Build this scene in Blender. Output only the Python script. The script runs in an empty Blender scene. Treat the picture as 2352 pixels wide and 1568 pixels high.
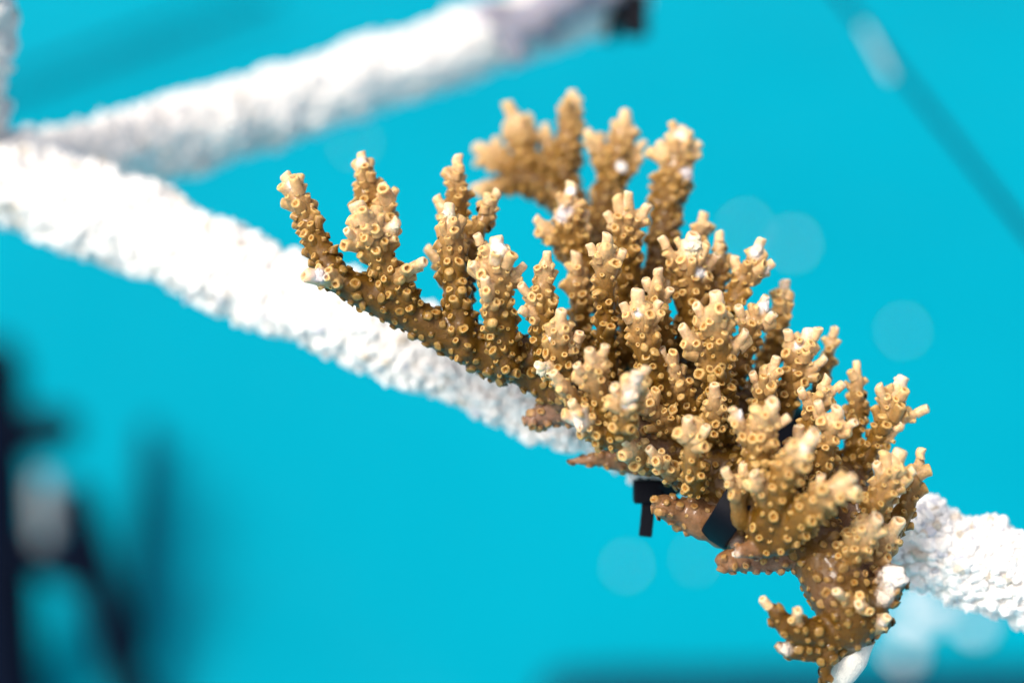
import bpy, math, random
import numpy as np
from mathutils import Vector, Matrix
from mathutils.bvhtree import BVHTree
random.seed(7); rng = np.random.default_rng(7)
SC = bpy.context.scene
COL = SC.collection

# ------------------------------------------------------------------ camera
FOCUS, LENS = 0.367, 60.0
cam_d = bpy.data.cameras.new('camera'); cam = bpy.data.objects.new('camera', cam_d); COL.objects.link(cam)
cam.location = (0, 0, 1.1); cam.rotation_euler = (math.radians(45), 0, 0)
cam_d.lens = LENS; cam_d.sensor_width = 36.0; cam_d.clip_start = 0.02; cam_d.clip_end = 300
cam_d.dof.use_dof = True; cam_d.dof.focus_distance = FOCUS; cam_d.dof.aperture_fstop = 3.5
SC.camera = cam

# ------------------------------------------------------------------ sky, sun, exposure
SUN_EL, SUN_AZ = math.radians(62), math.radians(-112)      # azimuth from +Y (view direction) towards +X
w = bpy.data.worlds.new('World'); SC.world = w; w.use_nodes = True
nt = w.node_tree; nt.nodes.clear()
sky = nt.nodes.new('ShaderNodeTexSky'); sky.sky_type = 'NISHITA'; sky.sun_disc = False
sky.sun_elevation = SUN_EL; sky.sun_rotation = SUN_AZ; sky.air_density = 1.0; sky.dust_density = 8.0; sky.ozone_density = 0.0
bg = nt.nodes.new('ShaderNodeBackground'); bg.inputs[1].default_value = 0.15
wo = nt.nodes.new('ShaderNodeOutputWorld')
nt.links.new(sky.outputs[0], bg.inputs[0]); nt.links.new(bg.outputs[0], wo.inputs[0])
sd = bpy.data.lights.new('sun', 'SUN'); sd.energy = 2.0; sd.angle = math.radians(18); sd.color = (1.0, 0.95, 0.87)
sun = bpy.data.objects.new('sun', sd); COL.objects.link(sun)
sdir = Vector((math.sin(SUN_AZ)*math.cos(SUN_EL), math.cos(SUN_AZ)*math.cos(SUN_EL), math.sin(SUN_EL)))
sun.rotation_euler = sdir.to_track_quat('Z', 'Y').to_euler(); sun.location = sdir*3
SC.view_settings.view_transform = 'Standard'; SC.view_settings.look = 'None'
SC.view_settings.exposure = 0.25; SC.view_settings.gamma = 1.0; SC.view_settings.use_curve_mapping = False
SC.render.engine = 'CYCLES'
SC.cycles.max_bounces = 8; SC.cycles.transparent_max_bounces = 12
SC.cycles.use_denoising = True

# ------------------------------------------------------------------ placing: picture units (2352 wide) + distance behind the focus plane in mm
QW, QH = 2352.0, 1568.0
CM = cam.matrix_basis.copy()
CM = Matrix.Translation(cam.location) @ cam.rotation_euler.to_matrix().to_4x4()
def q2m(d): return (36.0/LENS)*(FOCUS+d/1000.0)/QW          # metres per picture unit at that distance
def P(qx, qy, d=0.0):
    k = q2m(d)
    return CM @ Vector(((qx-QW/2)*k, -(qy-QH/2)*k, -(FOCUS+d/1000.0)))
CAMP = CM.translation.copy()
def PZ(qx, qy, z):                                          # the point at height z seen there
    v = (P(qx, qy) - CAMP); t = (z-CAMP.z)/v.z
    return CAMP + v*t
def to_q(v):
    c = CM.inverted() @ v
    k = (36.0/LENS)*(-c.z)/QW
    return c.x/k+QW/2, -c.y/k+QH/2, (-c.z-FOCUS)*1000

# ------------------------------------------------------------------ helpers
def tag(o, label=None, cat=None, group=None, kind=None):
    if label: o['label'] = label
    if cat: o['category'] = cat
    if group: o['group'] = group
    if kind: o['kind'] = kind
    return o
def empty(name, loc):
    o = bpy.data.objects.new(name, None); o.location = loc; o.empty_display_size = 0.01; COL.objects.link(o); return o
def mesh_obj(name, V, F, mat, parent=None, smooth=True, col=None, origin=None):
    V = np.asarray(V, dtype=np.float64)
    o0 = V.mean(axis=0) if origin is None else np.asarray(origin, dtype=np.float64)
    me = bpy.data.meshes.new(name)
    me.from_pydata((V-o0).tolist(), [], F if isinstance(F, list) else F.tolist())
    if smooth: me.polygons.foreach_set('use_smooth', [True]*len(me.polygons))
    if col is not None:
        a = me.color_attributes.new('col', 'FLOAT_COLOR', 'POINT')
        c4 = np.ones((len(V), 4), dtype=np.float32); c4[:, :3] = col
        a.data.foreach_set('color', c4.ravel())
    me.materials.append(mat); me.update()
    o = bpy.data.objects.new(name, me); COL.objects.link(o)
    if parent is not None:
        o.parent = parent; o.location = Vector(o0) - Vector(world_loc(parent))
    else: o.location = Vector(o0)
    return o
def world_loc(o):
    l = Vector(o.location)
    while o.parent is not None:
        o = o.parent; l = l + Vector(o.location)
    return l
def vnoise(p, scale, seed=0):
    """cheap smooth value noise on an Nx3 array, -1..1"""
    q = np.asarray(p)*scale + seed*17.13
    i = np.floor(q).astype(np.int64); f = q-i; f = f*f*(3-2*f)
    def h(a, b, c):
        n = (a*73856093) ^ (b*19349663) ^ (c*83492791) ^ (seed*2654435761 & 0xffffffff)
        n = (n ^ (n >> 13))*1274126177 & 0x7fffffff
        n = (n ^ (n >> 16)) & 0xffff
        return n/32767.5-1
    r = 0
    for dx in (0, 1):
        for dy in (0, 1):
            for dz in (0, 1):
                wgt = (f[:, 0] if dx else 1-f[:, 0])*(f[:, 1] if dy else 1-f[:, 1])*(f[:, 2] if dz else 1-f[:, 2])
                r = r+wgt*h(i[:, 0]+dx, i[:, 1]+dy, i[:, 2]+dz)
    return r
def catmull(pts, n):
    pts = np.asarray(pts, dtype=np.float64)
    if len(pts) == 2:
        t = np.linspace(0, 1, n)[:, None]; return pts[0]*(1-t)+pts[1]*t
    E = np.vstack([2*pts[0]-pts[1], pts, 2*pts[-1]-pts[-2]])
    seg = len(pts)-1; out = []
    for u in np.linspace(0, seg, n):
        k = min(int(u), seg-1); t = u-k
        a, b, c, d = E[k], E[k+1], E[k+2], E[k+3]
        out.append(.5*(2*b+(c-a)*t+(2*a-5*b+4*c-d)*t*t+(3*b-a-3*c+d)*t**3))
    return np.array(out)
def frames(C):
    T = np.gradient(C, axis=0); T /= np.linalg.norm(T, axis=1)[:, None]
    ref = np.array([0.31, 0.2, 0.93]); 
    if abs(T[0] @ ref) > .9: ref = np.array([1., 0, 0])
    X = np.zeros_like(T); x = ref
    for i in range(len(T)):
        x = x-T[i]*(x @ T[i]); x /= np.linalg.norm(x); X[i] = x
    return T, X, np.cross(T, X)
def tube(C, R, seg=12, cap=True, noise=0, nscale=300, seed=0):
    """closed tube with rounded ends along points C with radii R"""
    C = np.asarray(C); R = np.asarray(R, dtype=float)
    T, X, Y = frames(C)
    if cap:
        hs = [math.radians(a) for a in (90, 60, 30)]
        C0 = [C[0]-T[0]*R[0]*math.sin(a) for a in hs]; R0 = [max(R[0]*math.cos(a), 1e-6) for a in hs]
        C1 = [C[-1]+T[-1]*R[-1]*math.sin(a) for a in hs[::-1]]; R1 = [max(R[-1]*math.cos(a), 1e-6) for a in hs[::-1]]
        C = np.vstack([C0, C, C1]); R = np.concatenate([R0, R, R1])
        T = np.vstack([[T[0]]*3, T, [T[-1]]*3]); X = np.vstack([[X[0]]*3, X, [X[-1]]*3]); Y = np.cross(T, X)
    a = np.arange(seg)*2*math.pi/seg
    V = (C[:, None, :]+R[:, None, None]*(np.cos(a)[None, :, None]*X[:, None, :]+np.sin(a)[None, :, None]*Y[:, None, :])).reshape(-1, 3)
    if noise:
        ctr = np.repeat(C, seg, axis=0); dv = V-ctr; L = np.linalg.norm(dv, axis=1)[:, None]+1e-9
        V = V+dv/L*(noise*vnoise(V, nscale, seed))[:, None]*np.minimum(1, L/(R.max()*.5))
    n = len(C); F = []
    for i in range(n-1):
        for j in range(seg):
            k = (j+1) % seg
            F.append((i*seg+j, i*seg+k, (i+1)*seg+k, (i+1)*seg+j))
    F.append(tuple(range(seg))[::-1]); F.append(tuple((n-1)*seg+j for j in range(seg)))
    return V, F
def ico(sub):
    import bmesh
    bm = bmesh.new(); bmesh.ops.create_icosphere(bm, subdivisions=sub, radius=1)
    V = np.array([v.co[:] for v in bm.verts]); F = np.array([[v.index for v in f.verts] for f in bm.faces]); bm.free()
    return V, F
ICO1, ICO2, ICO3 = ico(1), ico(2), ico(3)
def rot_from(zdir, roll=0.0):
    z = np.asarray(zdir, dtype=float); z = z/np.linalg.norm(z)
    r = np.array([1., 0, 0]) if abs(z[0]) < .8 else np.array([0, 1., 0])
    x = np.cross(r, z); x /= np.linalg.norm(x); y = np.cross(z, x)
    c, s = math.cos(roll), math.sin(roll)
    return np.stack([x*c+y*s, -x*s+y*c, z], axis=1)      # columns
# ------------------------------------------------------------------ materials
def new_mat(name):
    m = bpy.data.materials.new(name); m.use_nodes = True
    nt = m.node_tree; b = nt.nodes['Principled BSDF']
    return m, nt, b
def N(nt, t, **kw):
    n = nt.nodes.new(t)
    for k, v in kw.items(): setattr(n, k, v)
    return n
def noise_node(nt, scale, detail=3, rough=.5, coords='Object'):
    tc = N(nt, 'ShaderNodeTexCoord'); n = N(nt, 'ShaderNodeTexNoise')
    n.inputs['Scale'].default_value = scale; n.inputs['Detail'].default_value = detail; n.inputs['Roughness'].default_value = rough
    nt.links.new(tc.outputs[coords], n.inputs['Vector']); return n
def world_noise(nt, scale, detail=3, rough=.5):
    g = N(nt, 'ShaderNodeNewGeometry'); n = N(nt, 'ShaderNodeTexNoise')
    n.inputs['Scale'].default_value = scale; n.inputs['Detail'].default_value = detail; n.inputs['Roughness'].default_value = rough
    nt.links.new(g.outputs['Position'], n.inputs['Vector']); return n
def add_bump(nt, b, src, strength, dist):
    bp = N(nt, 'ShaderNodeBump'); bp.inputs['Strength'].default_value = strength; bp.inputs['Distance'].default_value = dist
    nt.links.new(src, bp.inputs['Height']); nt.links.new(bp.outputs[0], b.inputs['Normal']); return bp
def attr_mat(name, rough=.4, spec=.5, var=.18, vscale=900, bump=.25, bscale=3500, bdist=.0003, sss=0.0, coat=0.0):
    m, nt, b = new_mat(name)
    at = N(nt, 'ShaderNodeVertexColor', layer_name='col')
    nz = world_noise(nt, vscale, 4, .6)
    mr = N(nt, 'ShaderNodeMapRange'); mr.inputs[1].default_value = .3; mr.inputs[2].default_value = .7
    mr.inputs[3].default_value = 1-var; mr.inputs[4].default_value = 1+var
    nt.links.new(nz.outputs[0], mr.inputs[0])
    mx = N(nt, 'ShaderNodeVectorMath', operation='SCALE')
    nt.links.new(at.outputs[0], mx.inputs[0]); nt.links.new(mr.outputs[0], mx.inputs['Scale'])
    nt.links.new(mx.outputs[0], b.inputs['Base Color'])
    b.inputs['Roughness'].default_value = rough; b.inputs['Specular IOR Level'].default_value = spec
    if coat:
        b.inputs['Coat Weight'].default_value = coat; b.inputs['Coat Roughness'].default_value = .07
    if sss:
        b.inputs['Subsurface Weight'].default_value = sss; b.inputs['Subsurface Radius'].default_value = (1, .55, .25)
        b.inputs['Subsurface Scale'].default_value = .0015
    if bump:
        n2 = world_noise(nt, bscale, 3, .6); add_bump(nt, b, n2.outputs[0], bump, bdist)
    return m
M_CORAL = attr_mat('coral_tissue', rough=.4, spec=.2, coat=.30, var=.24, vscale=1100, bump=.5, bscale=2600, bdist=.0004, sss=.5)
M_SCAR = attr_mat('bare_skeleton', rough=.8, spec=.2, var=.08, vscale=900, bump=.6, bscale=2500, bdist=.0006)
M_SAND = attr_mat('coral_sand', rough=.75, spec=.25, var=.07, vscale=500, bump=.4, bscale=2200, bdist=.0005)
def plain(name, rgb, rough=.5, spec=.5, var=.2, vscale=30, bump=0, bscale=200, bdist=.001):
    m, nt, b = new_mat(name)
    nz = world_noise(nt, vscale, 4, .6)
    cr = N(nt, 'ShaderNodeMix', data_type='RGBA')
    cr.inputs[6].default_value = tuple(c*(1-var) for c in rgb)+(1,); cr.inputs[7].default_value = tuple(min(1, c*(1+var)) for c in rgb)+(1,)
    nt.links.new(nz.outputs[0], cr.inputs[0]); nt.links.new(cr.outputs[2], b.inputs['Base Color'])
    b.inputs['Roughness'].default_value = rough; b.inputs['Specular IOR Level'].default_value = spec
    if bump: add_bump(nt, b, world_noise(nt, bscale, 3).outputs[0], bump, bdist)
    return m
M_TIE = plain('black_nylon', (.003, .004, .008), rough=.55, spec=.12, var=.3, vscale=800, bump=.15, bscale=1500, bdist=.0002)
M_POST = plain('navy_painted_steel', (.001, .004, .014), rough=.7, spec=.06, var=.4, vscale=12)
M_ROD = plain('submerged_dark_rod', (.0, .045, .08), rough=.8, spec=.1, var=.3, vscale=20)
M_FENDER = plain('grey_fender', (.23, .25, .27), rough=.6, var=.25, vscale=25)
M_SLEEVE = plain('pale_sleeve', (.30, .42, .46), rough=.6, var=.2, vscale=25)
M_BED = plain('seabed_sand', (.62, .62, .58), rough=.95, spec=0, var=.14, vscale=1.6)
M_FLECK = plain('pale_fleck', (.85, .88, .9), rough=.8, spec=.2, var=.05, vscale=60)  # pale flecks added on the water, small ones in place of glints

def water_mat():
    m = bpy.data.materials.new('sea_water'); m.use_nodes = True; nt = m.node_tree; nt.nodes.clear()
    out = N(nt, 'ShaderNodeOutputMaterial')
    tr = N(nt, 'ShaderNodeBsdfTransparent'); tr.inputs[0].default_value = (.0, .50, .62, 1)
    df = N(nt, 'ShaderNodeBsdfDiffuse'); df.inputs[0].default_value = (.0, .325, .465, 1)
    wn = world_noise(nt, 1.5, 3, .5); wm = N(nt, 'ShaderNodeMix', data_type='RGBA')
    wm.inputs[6].default_value = (.0, .24, .35, 1); wm.inputs[7].default_value = (.0, .405, .56, 1)
    nt.links.new(wn.outputs[0], wm.inputs[0]); nt.links.new(wm.outputs[2], df.inputs[0])
    mx = N(nt, 'ShaderNodeMixShader'); mx.inputs[0].default_value = .80
    nt.links.new(tr.outputs[0], mx.inputs[1]); nt.links.new(df.outputs[0], mx.inputs[2])
    gl = N(nt, 'ShaderNodeBsdfGlossy'); gl.inputs['Roughness'].default_value = .18; gl.inputs[0].default_value = (1, 1, 1, 1)
    fr = N(nt, 'ShaderNodeFresnel'); fr.inputs[0].default_value = 1.13
    nz = world_noise(nt, 4.5, 3, .55); bp = N(nt, 'ShaderNodeBump'); bp.inputs['Strength'].default_value = .5; bp.inputs['Distance'].default_value = .06
    nt.links.new(nz.outputs[0], bp.inputs['Height'])
    nt.links.new(bp.outputs[0], gl.inputs['Normal']); nt.links.new(bp.outputs[0], fr.inputs['Normal'])
    m2 = N(nt, 'ShaderNodeMixShader'); nt.links.new(fr.outputs[0], m2.inputs[0])
    nt.links.new(mx.outputs[0], m2.inputs[1]); nt.links.new(gl.outputs[0], m2.inputs[2])
    nt.links.new(m2.outputs[0], out.inputs[0])
    return m
M_WATER = water_mat()

# ------------------------------------------------------------------ setting: seabed and water
def sheet(name, size, z, mat, n, amp, sc, seed):
    xs = np.linspace(-size, size, n); X, Y = np.meshgrid(xs, xs)
    V = np.stack([X.ravel(), Y.ravel()+2, np.zeros(n*n)], axis=1); V[:, 2] = z+amp*vnoise(V, sc, seed)
    I = np.arange(n*n).reshape(n, n)
    F = np.stack([I[:-1, :-1].ravel(), I[:-1, 1:].ravel(), I[1:, 1:].ravel(), I[1:, :-1].ravel()], axis=1)
    return mesh_obj(name, V, F, mat, origin=(0, 2, z))
tag(sheet('seabed', 60, -1.7, M_BED, 90, .12, .35, 3), kind='structure')
tag(sheet('water', 60, 0.0, M_WATER, 240, .012, .9, 5), kind='structure')

# ------------------------------------------------------------------ reef frame: three welded sand-coated bars
frame = tag(empty('reef_frame', P(0, 410, 55)), 'white sand-coated metal bars joined at the left, carrying the coral', 'frame')
def lumps(p, seed): return .0015*vnoise(p, 95, seed)+.0012*vnoise(p, 240, seed+4)
def sand_bar(pts, r_mm, label, ngr, gmin, gmax, seed, fine):
    pw = [P(*p) for p in pts]
    C = catmull([p[:] for p in pw], 90); n = len(C)
    rr = np.array([r_mm]*n)*1e-3 if not isinstance(r_mm, tuple) else np.interp(np.linspace(0, 1, n), np.linspace(0, 1, len(r_mm)), r_mm)*1e-3
    C = C+np.stack([vnoise(C, 30, seed+1), vnoise(C, 30, seed+2), vnoise(C, 30, seed+3)], axis=1)*.0009
    V, F = tube(C, rr-.0011, 48)
    ctr = np.vstack([C[:1]]*3+[C]+[C[-1:]]*3).repeat(48, axis=0); dv0 = V-ctr; dv0 /= np.linalg.norm(dv0, axis=1)[:, None]+1e-9
    V = V+dv0*lumps(V, seed)[:, None]
    base = np.array([.86, .85, .83])
    c = base*(1+.05*vnoise(V, 250, seed+8))[:, None]
    bar = mesh_obj('bar', V, F, M_SAND, frame, col=c)
    if label: bar['label'] = label
    T, X, Y = frames(C)
    IV, IF = ICO2 if fine else ICO1
    VV, FF, CC = [], [], []; off = 0
    r_ = np.random.default_rng(seed)
    us = r_.random(ngr)*(n-1); an = r_.random(ngr)*2*math.pi
    for u, a in zip(us, an):
        k = min(int(u), n-2); t = u-k
        c0 = C[k]*(1-t)+C[k+1]*t; R0 = rr[k]
        dv = math.cos(a)*X[k]+math.sin(a)*Y[k]
        s = (gmin+(gmax-gmin)*r_.random()**2.2)*1e-3
        lump = lumps((c0+dv*(R0-.0011))[None], seed)[0]
        pos = c0+dv*(R0-.0011+lump+s*.36)
        A = rot_from(dv+.6*r_.normal(size=3), r_.random()*6.3)*np.array([s*r_.uniform(.8, 1.35), s*r_.uniform(.7, 1.1), s*r_.uniform(.5, .9)])
        g = IV*(1+.16*r_.normal(size=(len(IV), 1)))
        VV.append(g@A.T+pos); FF.append(IF+off); off += len(IV)
        x = r_.random()
        gc = np.array([.89, .885, .87])*r_.uniform(.9, 1.04)
        if x < .04: gc = np.array([.62, .56, .48])*r_.uniform(.9, 1.1)
        elif x < .08: gc = np.array([.56, .58, .64])*r_.uniform(.9, 1.1)
        CC.append(np.repeat(gc[None], len(IV), axis=0))
    g = mesh_obj('sand_grains', np.vstack(VV), np.vstack(FF), M_SAND, bar, smooth=not fine, col=np.vstack(CC))
    g['kind'] = 'stuff'
    return bar
BAR_MAIN = [(-60, 385, 88), (300, 525, 75), (1000, 812, 48), (1500, 1003, 30), (2000, 1198, 24), (2500, 1397, 20)]
b0 = sand_bar(BAR_MAIN, (12.1, 11.6, 10.5, 10.1, 10.2, 10.5), 'white sand-coated bar running down to the right under the coral', 12000, .38, 1.7, 11, True)
BAR_BACK = [(-30, 425, 98), (300, 347, 120), (611, 251, 142), (1041, 116, 172), (1420, -5, 200)]
b1 = sand_bar(BAR_BACK, (12.0, 11.8, 11.6, 11.4, 11.2), 'blurred white sand-coated bar rising to the top behind the coral', 5000, .45, 1.6, 12, False)
BAR_LEFT = [(-92, 420, 92), (-66, 200, 72), (-28, -120, 52)]
b2 = sand_bar(BAR_LEFT, (9.8, 9.0, 8.6), 'white sand-coated bar rising along the left edge', 1500, .6, 1.7, 13, False)
hubV, hubF = tube(catmull([P(-90, 405, 94)[:], P(-10, 408, 92)[:], P(90, 430, 92)[:]], 12), [.0128]*12, 40, noise=.0012, nscale=180, seed=15)
mesh_obj('weld_lump', hubV, hubF, M_SAND, frame, col=np.array([.80, .79, .77])*np.ones((len(hubV), 1)))

# ------------------------------------------------------------------ coral skeleton lines: (x, y, depth mm, radius) in picture units
RS = 0.62
BR = []
def B(bid, *pts, kind='tip', tipk=1.0): BR.append(dict(id=bid, pts=pts, kind=kind, tipk=tipk))
# body
B('base', (1060,790,10,42), (1160,835,10,48), (1270,890,10,60), (1400,960,10,78), (1540,1030,10,98), (1680,1110,8,110), (1800,1190,4,110), (1885,1265,0,112), (1925,1345,-4,108), (1950,1415,-6,98), (1938,1455,-4,84), (1925,1490,-3,50), kind='base')
B('base', (1910,1450,-7,40), (1900,1505,-7,28), (1893,1565,-6,16), kind='base')
B('base', (1440,800,24,70), (1590,890,22,84), (1740,980,18,88), (1880,1080,12,84), (1990,1200,6,84), (1960,1310,0,80), kind='base')
B('base', (1250,860,10,55), (1440,800,24,70), kind='base')
B('base', (1480,940,12,80), (1640,990,14,95), (1800,1090,8,95), kind='base')
B('base', (1000,745,8,40), (1160,795,9,52), (1280,845,10,60), (1400,900,12,70), kind='base')
# left arm and its fingers
B('arm', (1160,835,9,46), (1000,752,6,44), (880,690,4,40), (775,640,2,34), kind='base')
B('a1', (775,638,2,38), (735,570,3,38), (703,495,4,35), (668,425,5,22))
B('a1', (775,645,0,28), (728,640,-3,26))
B('a2', (935,690,3,46), (878,605,1,46), (856,545,-1,48), (832,498,-2,34))
B('a2', (870,560,0,32), (905,525,-1,26)); B('a2', (905,640,1,26), (958,608,-3,20)); B('a2', (830,560,0,26), (808,540,-3,14))
B('a3', (895,660,9,36), (845,520,10,40), (848,440,11,34), (834,368,12,18))
B('a3', (868,540,9,28), (893,480,9,30), (886,440,9,20))
B('b1', (1070,800,5,50), (1052,690,4,44), (1036,600,3,42), (1030,495,1,26))
B('b2', (1065,680,11,36), (1050,510,12,38), (1054,440,13,32), (1052,380,15,20)); B('b2', (1040,520,12,26), (1012,465,12,18))
B('b3', (1070,600,9,28), (1110,510,11,26), (1140,452,12,18))
B('b4', (1030,640,13,26), (995,585,13,22))
B('c1', (1165,830,5,48), (1152,710,1,44), (1148,640,-2,44), (1142,575,-3,40))
B('c1', (1135,640,-1,22), (1093,612,-4,20)); B('c1', (1125,610,-2,18), (1099,552,-4,13)); B('c1', (1160,650,-1,26), (1195,618,-1,18)); B('c1', (1130,760,0,24), (1117,655,-5,22))
B('d1', (1265,840,6,46), (1247,735,2,40), (1248,660,0,34), (1256,600,-1,22)); B('d1', (1238,715,1,22), (1209,665,-2,15)); B('d1', (1240,730,1,18), (1208,712,-2,14))
B('e1', (1335,780,17,36), (1330,680,15,32), (1325,600,14,24))
B('f1', (1395,890,10,46), (1392,780,6,38), (1388,680,3,36), (1390,600,0,34), (1394,558,-1,22)); B('f1', (1385,640,1,20), (1361,575,-1,16)); B('f1', (1400,640,1,20), (1424,590,0,14))
B('g1', (1455,760,19,50), (1442,610,16,44), (1440,530,14,38), (1443,460,13,22)); B('g1', (1435,550,14,20), (1404,502,13,15)); B('g1', (1450,545,14,20), (1477,485,13,15))
B('h1', (1370,690,22,42), (1325,590,23,40), (1306,510,22,40), (1312,445,22,24)); B('h1', (1310,580,23,26), (1243,515,23,18))
B('h1', (1330,560,23,20), (1345,500,23,14))
# back crown
B('arch', (1450,720,22,52), (1390,580,32,50), (1325,490,44,50), (1250,430,49,44), (1190,410,52,34), kind='base')
B('i1', (1310,470,48,42), (1297,390,50,38), (1302,310,52,34), (1312,225,54,20))
B('i2', (1240,430,50,38), (1208,360,53,34), (1188,285,57,30)); B('i3', (1205,410,52,32), (1115,350,60,28)); B('i4', (1265,420,54,26), (1250,300,59,18)); B('i5', (1170,425,51,24), (1098,432,55,16))
B('j1', (1440,640,26,46), (1395,490,38,44), (1412,400,42,42), (1428,330,43,34), (1437,278,44,22)); B('j1', (1405,400,42,26), (1358,318,43,20)); B('j1', (1435,390,42,20), (1470,338,43,13))
B('k1', (1515,660,24,50), (1528,520,29,46), (1550,410,33,42), (1567,318,35,34)); B('k1', (1548,400,33,24), (1524,345,33,18)); B('k1', (1565,370,34,22), (1595,340,34,18))
B('k3', (1560,660,21,36), (1596,580,22,30), (1614,500,22,18))
B('l1', (1585,790,16,54), (1590,670,12,46), (1590,575,10,48)); B('l1', (1575,640,11,24), (1527,560,9,16)); B('l1', (1610,630,12,28), (1640,600,11,20)); B('l2', (1630,720,16,38), (1650,640,17,34), (1648,555,18,20))
B('m1', (1525,800,9,42), (1508,710,6,34), (1510,632,3,20)); B('m1', (1505,700,6,20), (1488,655,4,14)); B('m1', (1512,700,6,20), (1532,672,4,14))
B('n1', (1570,980,9,52), (1515,880,4,46), (1478,780,0,42), (1465,695,-2,28)); B('n1', (1485,770,0,20), (1508,705,-2,15)); B('n1', (1468,770,0,20), (1436,712,-2,16)); B('n1', (1535,880,4,20), (1524,815,2,13))
B('o1', (1650,990,5,60), (1650,870,0,50), (1645,770,-4,48), (1645,705,-6,34)); B('o1', (1630,850,-1,28), (1580,765,-5,24)); B('o1', (1665,830,-1,28), (1702,778,-4,20)); B('o1', (1630,750,-4,24), (1608,715,-6,16))
B('p1', (1640,800,14,46), (1690,680,12,40), (1726,615,11,36), (1743,570,10,26)); B('p1', (1725,640,11,24), (1768,612,10,17)); B('p1', (1705,660,12,20), (1693,608,12,13))
B('q1', (1690,870,10,44), (1722,765,8,36), (1756,695,6,20)); B('q1', (1722,770,8,24), (1768,732,6,16)); B('q1', (1715,780,8,22), (1700,720,6,15))
B('r1', (1735,900,22,44), (1785,760,20,36), (1802,660,18,24))
B('s1', (1780,1000,13,52), (1820,880,9,46), (1852,785,7,38)); B('s1', (1825,850,8,24), (1812,775,6,18)); B('s1', (1835,880,8,26), (1882,835,6,18)); B('s1', (1845,820,8,26), (1872,770,6,20))
B('t1', (1850,1000,21,42), (1890,870,18,34), (1916,765,16,20))
B('u1', (1955,1090,15,44), (1964,950,12,34), (1970,842,11,20))
B('v1', (1945,1130,11,48), (2010,1020,9,42), (2045,945,8,38), (2064,882,7,28)); B('v1', (2045,980,8,28), (2112,944,7,20)); B('v1', (2040,960,8,24), (2020,900,6,16)); B('v1', (2030,1010,8,26), (2062,985,7,18))
B('w1', (1840,1060,5,42), (1868,960,0,34), (1897,878,-2,20)); B('w1', (1865,960,0,20), (1846,905,-3,14)); B('w1', (1880,930,-1,22), (1925,890,-2,16))
B('x1', (1875,1130,1,44), (1900,1030,-5,38), (1926,955,-9,34)); B('x1', (1905,1010,-5,24), (1888,935,-9,18)); B('x1', (1915,1010,-6,24), (1955,975,-10,18))
B('y1', (1720,1150,-4,52), (1742,1045,-10,46), (1772,945,-14,32)); B('y1', (1730,1040,-9,32), (1690,952,-13,22)); B('y1', (1765,990,-12,24), (1800,965,-13,16))
B('z1', (1755,1240,-5,66), (1790,1130,-12,58), (1825,1060,-17,44), (1853,1020,-20,36)); B('z1', (1760,1160,-10,30), (1735,1100,-16,22))
B('aa', (1790,1240,-7,60), (1870,1165,-15,50), (1920,1125,-20,38), (1947,1105,-22,26)); B('aa', (1890,1160,-16,28), (1890,1110,-18,18)); B('aa', (1925,1130,-19,22), (1965,1125,-22,16))
B('ab', (1960,1280,-1,56), (2012,1160,-6,48), (2060,1060,-8,34)); B('ab', (2030,1130,-6,28), (2020,1075,-9,18)); B('ab', (2045,1120,-6,26), (2085,1090,-7,17))
B('ac', (2030,1250,3,50), (2085,1150,1,36), (2116,1045,0,16))
B('ae', (1925,1320,-4,56), (1985,1230,-11,44), (2005,1205,-13,34)); B('ae', (2010,1280,-2,44), (2050,1220,-5,34))
B('af', (1595,1120,-2,40), (1588,1050,-8,32), (1578,978,-12,24)); B('af', (1590,1040,-8,20), (1614,1000,-11,14))
B('ag', (1700,1200,-6,34), (1690,1140,-10,26), (1667,1092,-13,18)); B('ag', (1700,1150,-9,22), (1705,1085,-10,14))
B('ah', (1405,1000,-2,48), (1378,905,-8,40), (1362,818,-13,26)); B('ah', (1372,880,-9,26), (1390,806,-13,18)); B('ah', (1355,890,-8,20), (1335,845,-12,14))
B('ai', (1292,880,3,46), (1286,800,-2,40), (1292,730,-6,26)); B('ai', (1300,830,0,22), (1332,772,-4,15)); B('ai', (1275,850,0,26), (1250,845,-3,22))
B('aj', (1420,1010,-5,46), (1440,945,-13,40), (1462,872,-18,26)); B('aj', (1430,950,-12,22), (1418,900,-16,15)); B('aj', (1455,930,-14,24), (1478,860,-17,13))
B('ak', (1370,980,-1,36), (1318,915,-6,28), (1284,865,-10,20)); B('ak', (1390,1010,-3,36), (1345,970,-8,30), (1322,930,-11,20))
B('al', (1640,1000,2,34), (1640,900,-5,22))
B('am', (1560,1000,4,40), (1500,940,2,30), (1480,900,0,22))
B('an', (1480,1060,2,40), (1440,1020,-6,28)); B('an', (1540,1090,0,34), (1500,1040,-6,20))
B('ao', (1605,965,9,40), (1562,885,4,30), (1546,825,2,20)); B('ap', (1730,1010,9,40), (1760,905,4,32), (1780,838,2,20)); B('ap', (1750,930,5,20), (1735,870,2,14)); B('ar', (1830,1130,0,38), (1828,1050,-6,28), (1836,990,-8,18))
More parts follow.
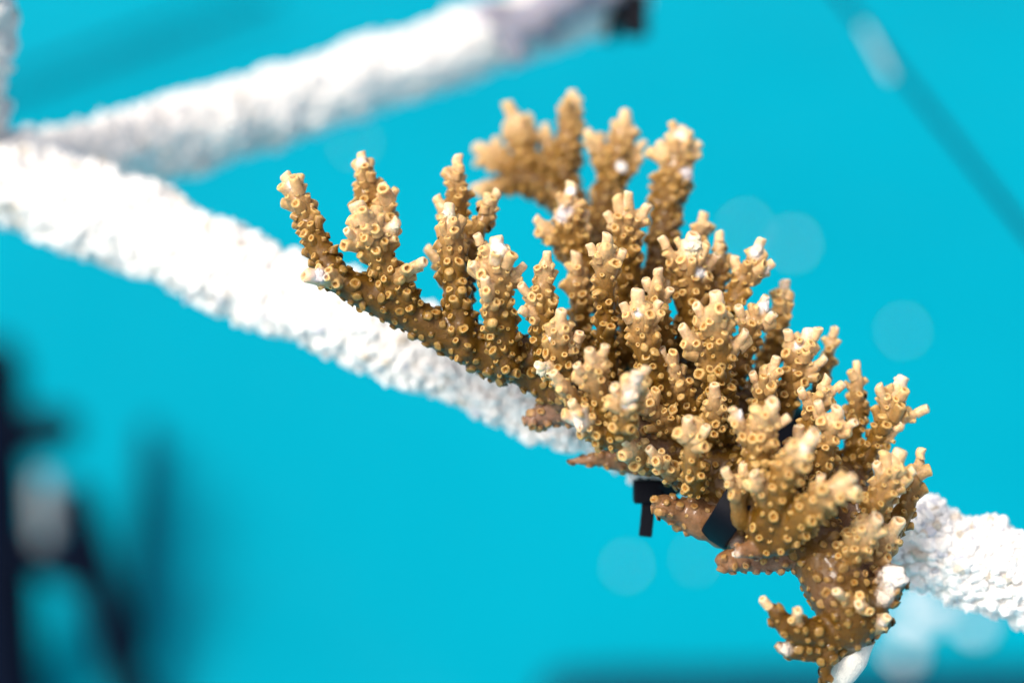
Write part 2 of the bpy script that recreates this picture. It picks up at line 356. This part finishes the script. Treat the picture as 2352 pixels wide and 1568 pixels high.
# lower stubs and encrusting lobes
B('ba', (1890,1450,-7,44), (1820,1445,-10,36), (1785,1405,-12,26), kind='base'); B('ba', (1830,1430,-10,24), (1835,1405,-14,16)); B('ba', (1790,1420,-11,20), (1765,1388,-12,14))
B('bb', (1880,1490,-6,36), (1835,1495,-8,28), (1798,1490,-9,20), kind='base')
B('bc', (1960,1400,-5,54), (2020,1368,-6,48), (2052,1328,-6,46), kind='base'); B('bd', (1970,1440,-5,50), (2020,1428,-6,40), kind='base'); B('bd', (2010,1440,-7,30), (2032,1425,-10,20)); B('bd', (1990,1400,-8,24), (1975,1390,-14,16)); B('base', (1950,1380,-10,30), (1925,1360,-15,14))
B('lobe1', (1400,940,10,48), (1300,940,11,44), (1228,965,12,28), kind='base'); B('lobe2', (1480,1060,12,36), (1390,1052,14,26), (1305,1058,15,14), kind='base')
B('lobe3', (1740,1230,6,58), (1620,1200,5,44), (1525,1160,4,26), kind='base'); B('lobe4', (1830,1270,0,50), (1740,1280,0,38), (1655,1288,0,22), kind='base')
B('lobe5', (1150,840,14,40), (1100,850,16,26), kind='base')
B('lobe6', (1740,1260,-6,36), (1700,1262,-8,24), kind='base')

# ---- surface of the whole colony: union, remesh, smooth
THIN = {k: .90 for k in ('r1', 's1', 't1', 'u1', 'v1', 'w1', 'x1', 'q1', 'p1', 'ac', 'ab')}
THIN.update({k: 1.10 for k in ('a1', 'a2', 'a3', 'b1', 'b2', 'b3', 'c1', 'd1', 'ba', 'bb', 'bc', 'bd')})
THIN.update({k: 1.22 for k in ('i1', 'i2', 'i3', 'i4', 'i5', 'j1', 'k1', 'arch', 'h1')})
THIN['a1'] = 1.25
THIN.update({'arm': 1.40, 'lobe3': 1.45, 'lobe4': 1.3, 'lobe1': 1.2, 'lobe2': 1.2, 'z1': 1.05, 'aa': 1.05})
VV, FF, off = [], [], 0
SEGA, SEGB, SRA, SRB, SBR, SREM = [], [], [], [], [], []
ids = []
for bi, br in enumerate(BR):
    pts = np.array([list(P(p[0], p[1], p[2]))+[p[3]*RS*q2m(p[2])] for p in br['pts']])
    L = np.linalg.norm(np.diff(pts[:, :3], axis=0), axis=1).sum()
    pts[:, 3] *= THIN.get(br['id'], 1.0)*(1.12 if br['kind'] == 'base' else 1)
    n = max(4, int(L/.002)+2)
    C = catmull(pts, n); R = np.maximum(C[:, 3], .0009); C = C[:, :3]
    # slight knobbliness and wander
    C = C+np.stack([vnoise(C, 90, 31), vnoise(C, 90, 32), vnoise(C, 90, 33)], axis=1)*.0006*np.linspace(.3, 1, n)[:, None]
    R = R*(1+.08*vnoise(C, 160, 40+bi % 7))
    if br['kind'] == 'tip':                       # end point is where the round cap ends
        pass
    V, F = tube(C, R, 14)
    VV.append(V); FF += [tuple(i+off for i in f) for f in F]; off += len(V)
    if br['id'] not in ids: ids.append(br['id'])
    br['C'], br['R'] = C, R
    arc = np.concatenate([[0], np.cumsum(np.linalg.norm(np.diff(C, axis=0), axis=1))]); br['len'] = arc[-1]
    for k in range(n-1):
        SEGA.append(C[k]); SEGB.append(C[k+1]); SRA.append(R[k]); SRB.append(R[k+1]); SBR.append(bi)
        SREM.append((arc[-1]-arc[k], arc[-1]-arc[k+1]))
me = bpy.data.meshes.new('tmp'); me.from_pydata(np.vstack(VV).tolist(), [], FF); me.update()
tmp = bpy.data.objects.new('tmp', me); COL.objects.link(tmp)
md = tmp.modifiers.new('r', 'REMESH'); md.mode = 'VOXEL'; md.voxel_size = .00055
ms = tmp.modifiers.new('s', 'SMOOTH'); ms.factor = .5; ms.iterations = 9
dg = bpy.context.evaluated_depsgraph_get()
ev = tmp.evaluated_get(dg); m2 = ev.to_mesh()
nv = len(m2.vertices); CV = np.empty(nv*3); m2.vertices.foreach_get('co', CV); CV = CV.reshape(-1, 3)
CF = np.empty(len(m2.polygons)*4, dtype=np.int64); m2.polygons.foreach_get('vertices', CF) if all(len(p.vertices) == 4 for p in m2.polygons) else None
CF = CF.reshape(-1, 4)
ev.to_mesh_clear(); bpy.data.objects.remove(tmp); bpy.data.meshes.remove(me)
print('coral verts', nv)
SEGA, SEGB, SRA, SRB, SBR, SREM = map(np.array, (SEGA, SEGB, SRA, SRB, SBR, SREM))
SD = SEGB-SEGA; SL2 = (SD**2).sum(1)+1e-12
def classify(V):
    lab = np.zeros(len(V), dtype=int); rem = np.zeros(len(V)); axd = np.zeros((len(V), 3))
    for s in range(0, len(V), 4000):
        v = V[s:s+4000]
        t = ((v@SD.T)-(SEGA*SD).sum(1)[None])/SL2[None]; t = np.clip(t, 0, 1)
        d2 = (v**2).sum(1)[:, None]+((SEGA**2).sum(1)[None]+2*t*(SEGA*SD).sum(1)[None]+t*t*SL2[None])-2*(v@SEGA.T)-2*t*(v@SD.T)
        d = np.sqrt(np.maximum(d2, 0))-(SRA*(1-t)+SRB*t)
        k = d.argmin(1); a = np.arange(len(v))
        lab[s:s+4000] = SBR[k]; rem[s:s+4000] = SREM[k, 0]*(1-t[a, k])+SREM[k, 1]*t[a, k]
        axd[s:s+4000] = SD[k]/np.sqrt(SL2[k])[:, None]
    return lab, rem, axd
LAB, REM, AXD = classify(CV)
ISTIP = np.array([b['kind'] == 'tip' for b in BR])
# normals
def vnormals(V, F):
    fn = np.cross(V[F[:, 2]]-V[F[:, 0]], V[F[:, 3]]-V[F[:, 1]])
    nn = np.zeros_like(V)
    for k in range(4): np.add.at(nn, F[:, k], fn)
    return nn/(np.linalg.norm(nn, axis=1)[:, None]+1e-20)
CN = vnormals(CV, CF)
# small swellings of the tissue
CV = CV+CN*(.00022*vnoise(CV, 420, 51)+.00012*vnoise(CV, 1100, 52))[:, None]
LOBE = np.array([b['id'].startswith('lobe') for b in BR])
CV = CV+CN*(np.where(LOBE[LAB], .0008, 0)*vnoise(CV, 300, 53))[:, None]
CN = vnormals(CV, CF)
TIP = np.array([.76, .505, .265]); MID = np.array([.215, .100, .006]); LOW = np.array([.112, .052, .004]); CRUST = np.array([.215, .108, .046]); LILAC = np.array([.30, .20, .19])
def pigment(V, lab, rem):
    tip = ISTIP[lab]
    pale = np.where(tip, np.exp(-np.maximum(rem-.001, 0)/.0036), 0)
    pale = np.clip(pale*1.05, 0, 1)
    depthmix = np.where(tip, np.clip((rem-.007)/.016, 0, 1), 1)
    c = MID[None]*(1-depthmix[:, None])+LOW[None]*depthmix[:, None]
    low = np.array([BR[l]['id'].startswith('lobe') for l in range(len(BR))])[lab]
    c = np.where(low[:, None], CRUST[None], c)
    li = np.clip((vnoise(V, 95, 61)-.35)*2.2, 0, 1)*np.where(tip, .08, .30)
    c = c*(1-li[:, None])+LILAC[None]*li[:, None]
    pale = pale*.8
    return c*(1-pale[:, None])+TIP[None]*pale[:, None]
CC = pigment(CV, LAB, REM)

W = (.86, .83, .80); PK = (.84, .70, .58); LI = (.70, .64, .64); CR = (.84, .76, .56)
SCARS = [(1146,568,22,17,W), (1140,590,14,16,W), (1028,490,18,13,CR), (672,425,17,18,PK), (733,632,17,22,LI), (830,372,17,16,PK), (905,520,16,11,CR),
          (1606,628,17,14,W), (1592,566,30,20,CR), (1427,385,18,18,W), (1577,402,20,24,LI), (1292,492,16,26,LI), (1310,440,17,14,W), (1565,312,26,16,PK),
          (1448,905,22,26,PK), (1440,928,12,12,W), (1328,968,18,30,PK), (1462,868,13,20,PK), (1243,848,14,26,CR), (1262,772,10,18,W), (1740,572,16,18,PK), (1735,582,14,10,W),
          (1760,620,10,14,PK), (1832,795,10,12,W), (1760,700,10,22,W), (1800,650,16,12,PK), (2068,870,22,16,PK), (1855,765,20,15,PK), (1190,280,18,16,PK), (1670,1150,16,10,W), (1690,1250,20,12,PK), (1465,722,11,9,W), (2040,1048,14,14,PK), (1700,950,10,14,W), (1848,1030,15,15,PK), (1600,560,20,10,CR), (2056,1322,40,34,(.80, .75, .69)), (2030,1372,22,24,(.72, .62, .52)), (1802,1490,20,16,(.74, .64, .54)), (2028,1428,14,14,PK), (1690,1272,16,10,PK)]
bvh0 = BVHTree.FromPolygons(CV.tolist(), CF.tolist())
BARE = []
for a in SCARS:
    h = bvh0.ray_cast(CAMP, (P(a[0], a[1])-CAMP).normalized(), 2.0)
    if h[0] is not None: BARE.append((np.array(h[0][:]), 1.0*max(a[2], a[3])*q2m(0), np.array(a[4])))
def bleach(V, c):
    c = np.array(c, dtype=float); V = np.asarray(V)
    for (p, r, k) in BARE:
        t = np.clip(1.25-np.linalg.norm(V-p, axis=1)/r+.35*vnoise(V, 900, 9), 0, 1); t = t*t*(3-2*t)
        c = c*(1-t[:, None])+k*t[:, None]
    return c
CC = bleach(CV, CC)
coral = tag(empty('coral', P(1800, 1200, 20)), 'branching tan coral with pale tips tied on the white bar', 'coral')
COR0 = np.array(world_loc(coral)[:])
# ------------------------------------------------------------------ corallites
SEG = 12
ANG = np.arange(SEG)*2*math.pi/SEG
PROF = np.array([(1.32, -.35), (1.20, .05), (1.08, .35), (1.03, .62), (1.03, .82), (.95, .97), (.74, 1.04), (.52, .99), (.40, .86), (.32, .68)])
PROFA = np.array([(1.06, -1.1), (1.05, -.5), (1.04, 0), (1.03, .45), (1.0, .78), (.92, .95), (.72, 1.08), (.50, 1.02), (.38, .90), (.30, .74)])
def corallite(pos, d, r, l, body, rim, hole, slant, r_, closed=False, axial=False):
    prof = (PROFA if axial else PROF).copy()
    if closed: prof[6:, 0] = [.42, .22, .12, .06]; prof[6:, 1] = [1.06, 1.10, 1.09, 1.08]; prof[3:6, 0] *= .9
    rho = prof[:, 0][:, None]*(1+.09*r_.normal(size=SEG)[None]*np.linspace(.2, 1, len(prof))[:, None])
    wob = 1+.14*np.cos(ANG*2+r_.random()*6)[None]
    x = rho*wob*np.cos(ANG)[None]; y = rho*np.sin(ANG)[None]
    z = np.repeat(prof[:, 1][:, None], SEG, axis=1)
    zz = z*l+np.where(z > .5, (z-.5)*2, 0)*slant*x*r
    bend = (z**2)*.22*r_.normal()
    V = np.stack([(x+bend)*r, (y+(z**2)*.22*r_.normal())*r, zz], axis=-1).reshape(-1, 3)
    V = np.vstack([V, [[0, 0, prof[-1, 1]*l]]])
    A = rot_from(d, r_.random()*6.3)
    V = V@A.T+pos
    n = len(prof); F = [(i*SEG+j, i*SEG+(j+1) % SEG, (i+1)*SEG+(j+1) % SEG, (i+1)*SEG+j) for i in range(n-1) for j in range(SEG)]
    c0 = (n-1)*SEG; F += [(c0+j, c0+(j+1) % SEG, n*SEG) for j in range(SEG)]
    wr = np.array([0, .04, .12, .25, .52, .95, 1, .55, .15, 0]); wh = np.array([0, 0, 0, 0, 0, 0, .1, .55, .95, 1])
    if closed: wh = wh*.35; wr = np.minimum(1, wr+.3*(np.arange(10) > 5))
    cr = body[None]*(1-wr-wh)[:, None].clip(0)+rim[None]*wr[:, None]+hole[None]*wh[:, None]
    cr = cr/np.maximum(1, (wr+wh))[:, None]
    C = np.repeat(cr, SEG, axis=0); C = np.vstack([C, hole[None]])
    return V, F, C
# sample the surface
fa = np.linalg.norm(np.cross(CV[CF[:, 2]]-CV[CF[:, 0]], CV[CF[:, 3]]-CV[CF[:, 1]]), axis=1)
cand = rng.choice(len(CF), size=60000, p=fa/fa.sum())
w4 = rng.dirichlet((1, 1, 1, 1), size=len(cand))
cp = (CV[CF[cand]]*w4[:, :, None]).sum(1); cn = (CN[CF[cand]]*w4[:, :, None]).sum(1); cn /= np.linalg.norm(cn, axis=1)[:, None]
cl = LAB[CF[cand, 0]]; crm = REM[CF[cand, 0]]; cax = AXD[CF[cand, 0]]; cc = pigment(cp, cl, crm)
STRAP = [(1655,1240,12), (1640,1236,2), (1668,1190,-6), (1712,1120,-5), (1765,1060,0), (1815,1000,6), (1850,960,20), (1850,960,34), (1800,1000,48), (1720,1120,50), (1670,1220,40), (1655,1240,12)]
STRAPC = catmull([list(P(*p)) for p in STRAP], 60)
def near_strap(p): return ((STRAPC-p)**2).sum(1).min() < .0050**2
grid = {}; GS = .0024; items = []
def clear(p, sp):
    k = tuple(np.floor(p/GS).astype(int))
    for a in (-1, 0, 1):
        for b in (-1, 0, 1):
            for c in (-1, 0, 1):
                for (q, s2) in grid.get((k[0]+a, k[1]+b, k[2]+c), ()):
                    if ((p-q)**2).sum() < (.5*(sp+s2))**2: return False
    grid.setdefault(k, []).append((p, sp)); return True
# axial corallite on every tip first
for bi, br in enumerate(BR):
    if br['kind'] != 'tip': continue
    C, R = br['C'], br['R']; ax = C[-1]-C[-2]; ax = ax/np.linalg.norm(ax)
    r = min(max(R[-1]*.80, .0010), .0016)
    p = C[-1]+ax*(R[-1]*.55); clear(p, .0030)
    items.append((p, ax, r, r*rng.uniform(.9, 1.45), bi, TIP, True, 0.0))
for i in range(len(cp)):
    br = BR[cl[i]]; tip = br['kind'] == 'tip'
    near = math.exp(-crm[i]/.014) if tip else 0.0
    if tip and crm[i] < .0004 and rng.random() < .5: continue
    sp = ((.00188-.0001*near)*(1.3 if br['id'] in ('z1', 'aa') else 1) if tip else .0022)*rng.uniform(.85, 1.15)
    if not clear(cp[i], sp): continue
    d = cn[i]*.85+cax[i]*((.55+.45*near) if tip else .12)+rng.normal(size=3)*.18
    r = (.00068+.00030*near)*rng.choice((.55, .75, .95, 1, 1.15, 1.4))*rng.uniform(.92, 1.08)
    if not tip: r *= 1.18
    l = r*((1.10+.70*near) if tip else .72)*rng.uniform(.6, 1.3)*(1.6 if rng.random() < .06 else 1)
    if near_strap(cp[i]): continue
    items.append((cp[i], d/np.linalg.norm(d), r, l, cl[i], cc[i], False, near))
print('corallites', len(items))
# the tissue rises into a small pedestal under every corallite
from mathutils.kdtree import KDTree
kd = KDTree(nv)
for i in range(nv): kd.insert(CV[i], i)
kd.balance()
DISP = np.zeros_like(CV)
for (p, d, r, l, bi, body, axial, near) in items:
    if axial: continue
    R_ = r*2.4
    for (co, idx, dist) in kd.find_range(Vector(p), R_):
        if CN[idx]@d < .1: continue
        DISP[idx] += d*(l*.36*(1-(dist/R_)**2)**2)
LM = np.linalg.norm(DISP, axis=1); DISP *= np.minimum(1, .0008/(LM+1e-9))[:, None]
CV = CV+DISP; CN = vnormals(CV, CF)
fl = np.array([ids.index(BR[l]['id']) for l in range(len(BR))])[LAB[CF[:, 0]]]
PART = {}
NAME = {'base': 'base', 'arm': 'side_arm', 'arch': 'back_arm'}
for k, bid in enumerate(ids):
    f = CF[fl == k]
    if len(f) < 8: continue
    u, inv = np.unique(f.ravel(), return_inverse=True)
    nm = NAME.get(bid, 'encrusting_lobe' if bid.startswith('lobe') else ('stub' if bid in ('ba', 'bb', 'bc', 'bd') else 'branch'))
    o = mesh_obj(nm, CV[u], inv.reshape(-1, 4), M_CORAL, coral, col=CC[u])
    o.data.normals_split_custom_set_from_vertices(CN[u].tolist())
    PART[bid] = o
bvh = BVHTree.FromPolygons(CV.tolist(), CF.tolist())

RIM = np.array([.66, .50, .26]); HOLE = np.array([.44, .20, .025])
built = []
for (p, d, r, l, bi, body, axial, near) in items:
    body = np.asarray(body)
    k = .62 if axial else ((.50+.25*near) if ISTIP[bi] else .36)
    rim = body*(1-k)+(np.array([.60, .385, .11])*(1-near)+np.array([.80, .56, .24])*near)*k
    if axial: rim = np.array([.84, .64, .42])
    hole = body*.35+HOLE*.65
    V, F, C = corallite(np.asarray(p), d, r, l, body, rim, hole, rng.normal()*.22, rng, closed=(not axial and rng.random() < ((.10+.25*(1-near)) if ISTIP[bi] else .72)), axial=axial)
    if min(np.linalg.norm(b[0]-p)-b[1] for b in BARE) < .003: C = bleach(V, C)
    q = to_q(Vector(p)); vdir = np.array((CAMP-Vector(p)).normalized()[:])
    hit = bvh.ray_cast(Vector(p)+Vector(d)*(l+.0006), Vector(vdir), .5)[0]
    score = (r*1e3)**2*(.5+max(0, float(d@vdir)))*(FOCUS/(FOCUS+q[2]/1000))**2
    if hit is not None or not (0 < q[0] < QW and 0 < q[1] < QH): score *= .01
    score *= 1/(1+abs(q[2])/14)
    built.append((score, V, F, C, bi, p))
built.sort(key=lambda t: -t[0])
for (s, V, F, C, bi, p) in built[:300]:
    mesh_obj('corallite', V, F, M_CORAL, PART.get(BR[bi]['id'], coral), col=C, origin=p)
VV, FF, CCs, off = [], [], [], 0
for (s, V, F, C, bi, p) in built[300:]:
    VV.append(V); FF += [tuple(i+off for i in f) for f in F]; CCs.append(C); off += len(V)
tag(mesh_obj('small_corallites', np.vstack(VV), FF, M_CORAL, coral, col=np.vstack(CCs)), kind='stuff')

# ------------------------------------------------------------------ broken and bare white spots on the coral (found on the surface along the view)
def ray_hit(qx, qy):
    v = P(qx, qy)-CAMP
    h = bvh.ray_cast(CAMP, v.normalized(), 2.0)
    return (h[0], h[1], h[2]) if h[0] is not None else None
def scar(qx, qy, sx, sy, col, label=None, thick=.5, seed=0, lift=.05, rg=1.0):
    h = ray_hit(qx, qy)
    if h is None: print('no hit', qx, qy); return
    p, n, fi = h; q = to_q(p); k = q2m(q[2])
    view = (CAMP-p).normalized(); nn = (n*.6+view*.7).normalized()
    x = CM.to_3x3() @ Vector((1, 0, 0)); x = (x-nn*x.dot(nn)).normalized(); y = nn.cross(x)
    IV, IF = ICO3
    A = np.stack([np.array(x)*sx*k, np.array(y)*sy*k, np.array(nn)*min(sx, sy)*k*thick], axis=1)
    r_ = np.random.default_rng(seed+int(qx))
    jit = 1+rg*.38*vnoise(IV*1.0, 1.9, seed+int(qx) % 50)+rg*.22*vnoise(IV, 5, seed+3)+rg*.07*r_.normal(size=len(IV))
    V = (IV*jit[:, None])@A.T+np.array(p)+np.array(nn)*min(sx, sy)*k*thick*lift
    c = np.array(col)*(1+.08*vnoise(V, 900, 5))[:, None]
    o = mesh_obj('bare_skeleton', V, IF, M_SCAR, PART.get(BR[LAB[CF[fi, 0]]]['id'], coral), col=c)
    if label: o['label'] = label
for a in SCARS: scar(a[0], a[1], a[2]*.66, a[3]*.66, a[4], thick=.36)
# bare white stalk end where the colony was cut
SV, SF = tube(catmull([list(P(1975, 1430, -1))+[30*q2m(0)], list(P(1950, 1500, -2))+[46*q2m(0)], list(P(1915, 1565, 0))+[36*q2m(0)], list(P(1880, 1640, 2))+[20*q2m(0)]], 26)[:, :3],
              catmull([[44*q2m(0)]*3, [46*q2m(0)]*3, [32*q2m(0)]*3, [12*q2m(0)]*3], 26)[:, 0], 28, noise=.0004, nscale=260, seed=71)
o = mesh_obj('cut_stalk', SV, SF, M_SCAR, coral, col=np.array([.90, .85, .77])*np.ones((len(SV), 1))); o['label'] = 'bare white cut end of the coral stalk'

# ------------------------------------------------------------------ black cable ties
def strap(C, width, thick, up):
    """flat band along C; up = outward normals"""
    C = np.asarray(C); T, X, Y = frames(C); V, F = [], []
    for i in range(len(C)):
        u = np.asarray(up[i], dtype=float); u -= T[i]*(u@T[i]); u /= np.linalg.norm(u); s = np.cross(T[i], u)
        for (a, b) in ((-.5, -.5), (.5, -.5), (.5, .5), (-.5, .5)): V.append(C[i]+s*a*width+u*b*thick)
    n = len(C)
    for i in range(n-1):
        for j in range(4):
            k = (j+1) % 4; F.append((i*4+j, i*4+k, (i+1)*4+k, (i+1)*4+j))
    F += [(3, 2, 1, 0), tuple((n-1)*4+j for j in range(4))]
    return np.array(V), F
def box(c, ax, hx, hy, hz):
    V = np.array([[sx*hx, sy*hy, sz*hz] for sx in (-1, 1) for sy in (-1, 1) for sz in (-1, 1)])@np.asarray(ax).T+np.asarray(c)
    return V, [(0, 1, 3, 2), (4, 6, 7, 5), (0, 4, 5, 1), (2, 3, 7, 6), (0, 2, 6, 4), (1, 5, 7, 3)]
def bevel(o, wd):
    m = o.modifiers.new('b', 'BEVEL'); m.width = wd; m.segments = 2
CX = np.array(CM.to_3x3().col[0]); CY = np.array(CM.to_3x3().col[1]); CZ = np.array(CM.to_3x3().col[2])
def loop_tie(pts, width):
    C = catmull([list(P(*p)) for p in pts], 180)
    ctr = C.mean(axis=0); return strap(C, width, .0013, C-ctr)
t1 = tag(empty('cable_tie', P(2690, 1990) if False else P(1660, 1230, -6)), 'wide black plastic cable tie wrapped over the coral base', 'cable tie')
V, F = loop_tie(STRAP, .0064)
o = mesh_obj('strap', V, F, M_TIE, t1, smooth=False); bevel(o, .0004)
t2 = tag(empty('cable_tie', P(1490, 1120, 16)), 'narrow black cable tie with its tail hanging below the bar', 'cable tie')
hc = np.array(P(1488, 1128, 18)[:])
V, F = box(hc, np.stack([CX, CY, CZ], axis=1), .0033, .0026, .0024); o = mesh_obj('head', V, F, M_TIE, t2, smooth=False); bevel(o, .0005)
C = catmull([list(P(1490,1120,18)), list(P(1488,1170,17)), list(P(1482,1232,17))], 14)
V, F = strap(C, .0030, .0012, np.repeat(CZ[None], 14, axis=0)); o = mesh_obj('tail', V, F, M_TIE, t2, smooth=False); bevel(o, .0003)
C = catmull([list(P(1490,1115,20)), list(P(1530,1125,16)), list(P(1580,1080,14)), list(P(1600,1000,24)), list(P(1590,930,34)), list(P(1540,940,44)), list(P(1490,1060,42)), list(P(1484,1118,24))], 50)
V, F = strap(C, .0042, .0012, C-C.mean(axis=0)); o = mesh_obj('strap', V, F, M_TIE, t2, smooth=False); bevel(o, .0003)
# tie and grey fragment on the blurred bar behind
t3 = tag(empty('cable_tie', P(1455, 30, 188)), 'blurred black cable tie at the top end of the far bar', 'cable tie')
V, F = box(np.array(P(1458, 34, 188)[:]), np.stack([CX, CY, CZ], axis=1), .0042, .0072, .004); o = mesh_obj('head', V, F, M_TIE, t3, smooth=False); bevel(o, .0008)
ring = [np.array(P(1432, -4, 198)[:])+(math.cos(a)*(CX*.35+CY*.95)+math.sin(a)*CZ)*.0140 for a in np.linspace(0, 2*math.pi, 40)]
V, F = strap(ring, .005, .0014, np.array(ring)-np.mean(ring, axis=0)); mesh_obj('strap', V, F, M_TIE, t3, smooth=False)
fr = tag(empty('coral_fragment', P(1200, 90, 135)), 'blurred grey-lilac coral piece lying along the far bar at the top', 'coral')
GL = np.array([.30, .30, .37])
for pts, sd_ in [([(1120,40,128,44), (1200,60,130,56), (1290,10,136,54), (1400,-20,142,40)], 81), ([(1160,70,128,40), (1185,115,128,32), (1200,130,128,22)], 82), ([(1250,40,132,40), (1262,82,132,24)], 83), ([(1300,20,136,44), (1340,-40,134,30)], 84)]:
    C = catmull([list(P(p[0], p[1], p[2]+42))+[p[3]*q2m(p[2]+42)*.9] for p in pts], 30)
    V, F = tube(C[:, :3], C[:, 3], 20, noise=.0011, nscale=260, seed=sd_)
    mesh_obj('stub' if sd_ > 81 else 'body', V, F, M_CORAL, fr, col=GL*(1+.35*vnoise(V, 130, sd_))[:, None])

# ------------------------------------------------------------------ things in and under the water, far out of focus
def simple_tube(name, a, b, r, mat, parent=None, seed=0, seg=16):
    C = catmull([list(a), list((Vector(a)+Vector(b))/2), list(b)], 24)
    V, F = tube(C, [r]*24, seg, noise=r*.08, nscale=20, seed=seed)
    return mesh_obj(name, V, F, mat, parent)
rope = tag(empty('mooring_line', PZ(2200, 330, .72)), 'dark blurred line with a pale sleeve slanting at the upper right', 'rope', 'dark lines over the water')
simple_tube('rope', PZ(1890, -60, .72), PZ(2500, 715, .72), .0014, M_ROD, rope, 1)
simple_tube('sleeve', PZ(1985, 62, .72), PZ(2045, 175, .72), .0012, M_SLEEVE, rope, 9)
tag(simple_tube('mooring_line', PZ(1300, 1604, .03), PZ(2600, 1590, .03), .022, M_ROD, seed=2), 'dark blurred line along the bottom edge of the water', 'rope', 'dark lines over the water')
tag(simple_tube('mooring_line', PZ(-160, 270, .03), PZ(620, -20, .03), .0050, M_ROD, seed=3), 'faint dark line over the water between the upper left bars', 'rope', 'dark lines over the water')
tag(simple_tube('mooring_line', PZ(345, 990, .03), PZ(320, 1500, .03), .0080, M_ROD, seed=4), 'dark upright blurred line just right of the navy post', 'rope', 'dark lines over the water')
post = tag(empty('mooring_post', PZ(20, 1560, 0)), 'heavily blurred navy post with a slanting brace at the lower left', 'post')
DP = 880
simple_tube('pole', P(-25, 850, DP), P(25, 1720, DP), .025, M_POST, post, 5)
simple_tube('brace', P(170, 1150, DP), P(330, 1700, DP), .015, M_POST, post, 6)
simple_tube('bracket', P(20, 1000, DP), P(130, 985, DP), .017, M_POST, post, 7)
simple_tube('arm', P(100, 1270, DP), P(195, 1300, DP), .018, M_POST, post, 8)
fd = tag(empty('fender', P(105, 1130, DP-60)), 'blurred pale grey float hanging on the navy post', 'fender')
V, F = tube(catmull([list(P(100,1110,DP-60))+[.012], list(P(104,1140,DP-60))+[.017], list(P(106,1200,DP-60))+[.013], list(P(100,1240,DP-60))+[.008]], 24)[:, :3], catmull([[.006]*3, [.0078]*3, [.007]*3, [.005]*3], 24)[:, 0], 20)
mesh_obj('body', V, F, M_FENDER, fd)
# pale flecks added on the water; the small discs stand in for glints
def pale_fleck(qx, qy, r, n, label, stretch=1.0, ang=0, seed=0):
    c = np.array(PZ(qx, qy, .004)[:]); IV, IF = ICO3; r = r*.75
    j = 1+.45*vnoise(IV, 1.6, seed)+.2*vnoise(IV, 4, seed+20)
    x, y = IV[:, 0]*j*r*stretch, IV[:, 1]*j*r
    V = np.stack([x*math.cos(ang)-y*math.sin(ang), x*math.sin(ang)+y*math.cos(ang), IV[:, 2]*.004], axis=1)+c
    return tag(mesh_obj('added_fleck', V, IF, M_FLECK), label, 'pale_fleck', 'added pale flecks on the water')
pale_fleck(1820, 560, .0062, 9, 'pale round blurred fleck standing in for a water glint right of the coral tips', seed=1)
pale_fleck(1712, 525, .0050, 8, 'faint blurred fleck standing in for a water glint left of the brightest one beside the coral', seed=2)
pale_fleck(2075, 760, .0040, 8, 'faint blurred fleck standing in for a water glint out to the right of the coral', seed=3)
pale_fleck(1440, 1300, .0034, 8, 'faint blurred fleck standing in for a water glint below the hanging cable tie tail', seed=4)
pale_fleck(1600, 1285, .0028, 8, 'faint blurred fleck standing in for a water glint below the wide cable tie', seed=5)
pale_fleck(815, 330, .0045, 7, 'faint blurred fleck standing in for a water glint above the leftmost coral branches', seed=6)
pale_fleck(2100, 1415, .0135, 34, 'large pale blurred added patch below the bar at the lower right', stretch=1.3, seed=8)  # group of pale patches added on the water below the bar
pale_fleck(2235, 1430, .010, 8, 'smaller pale added patch beside the large one at lower right', seed=9)
pale_fleck(2075, 1500, .010, 8, 'faint added fleck under the large pale patch near the cut stalk', seed=10)
pale_fleck(2150, 1380, .011, 8, 'pale added fleck between the bar and the large pale patch', seed=11)
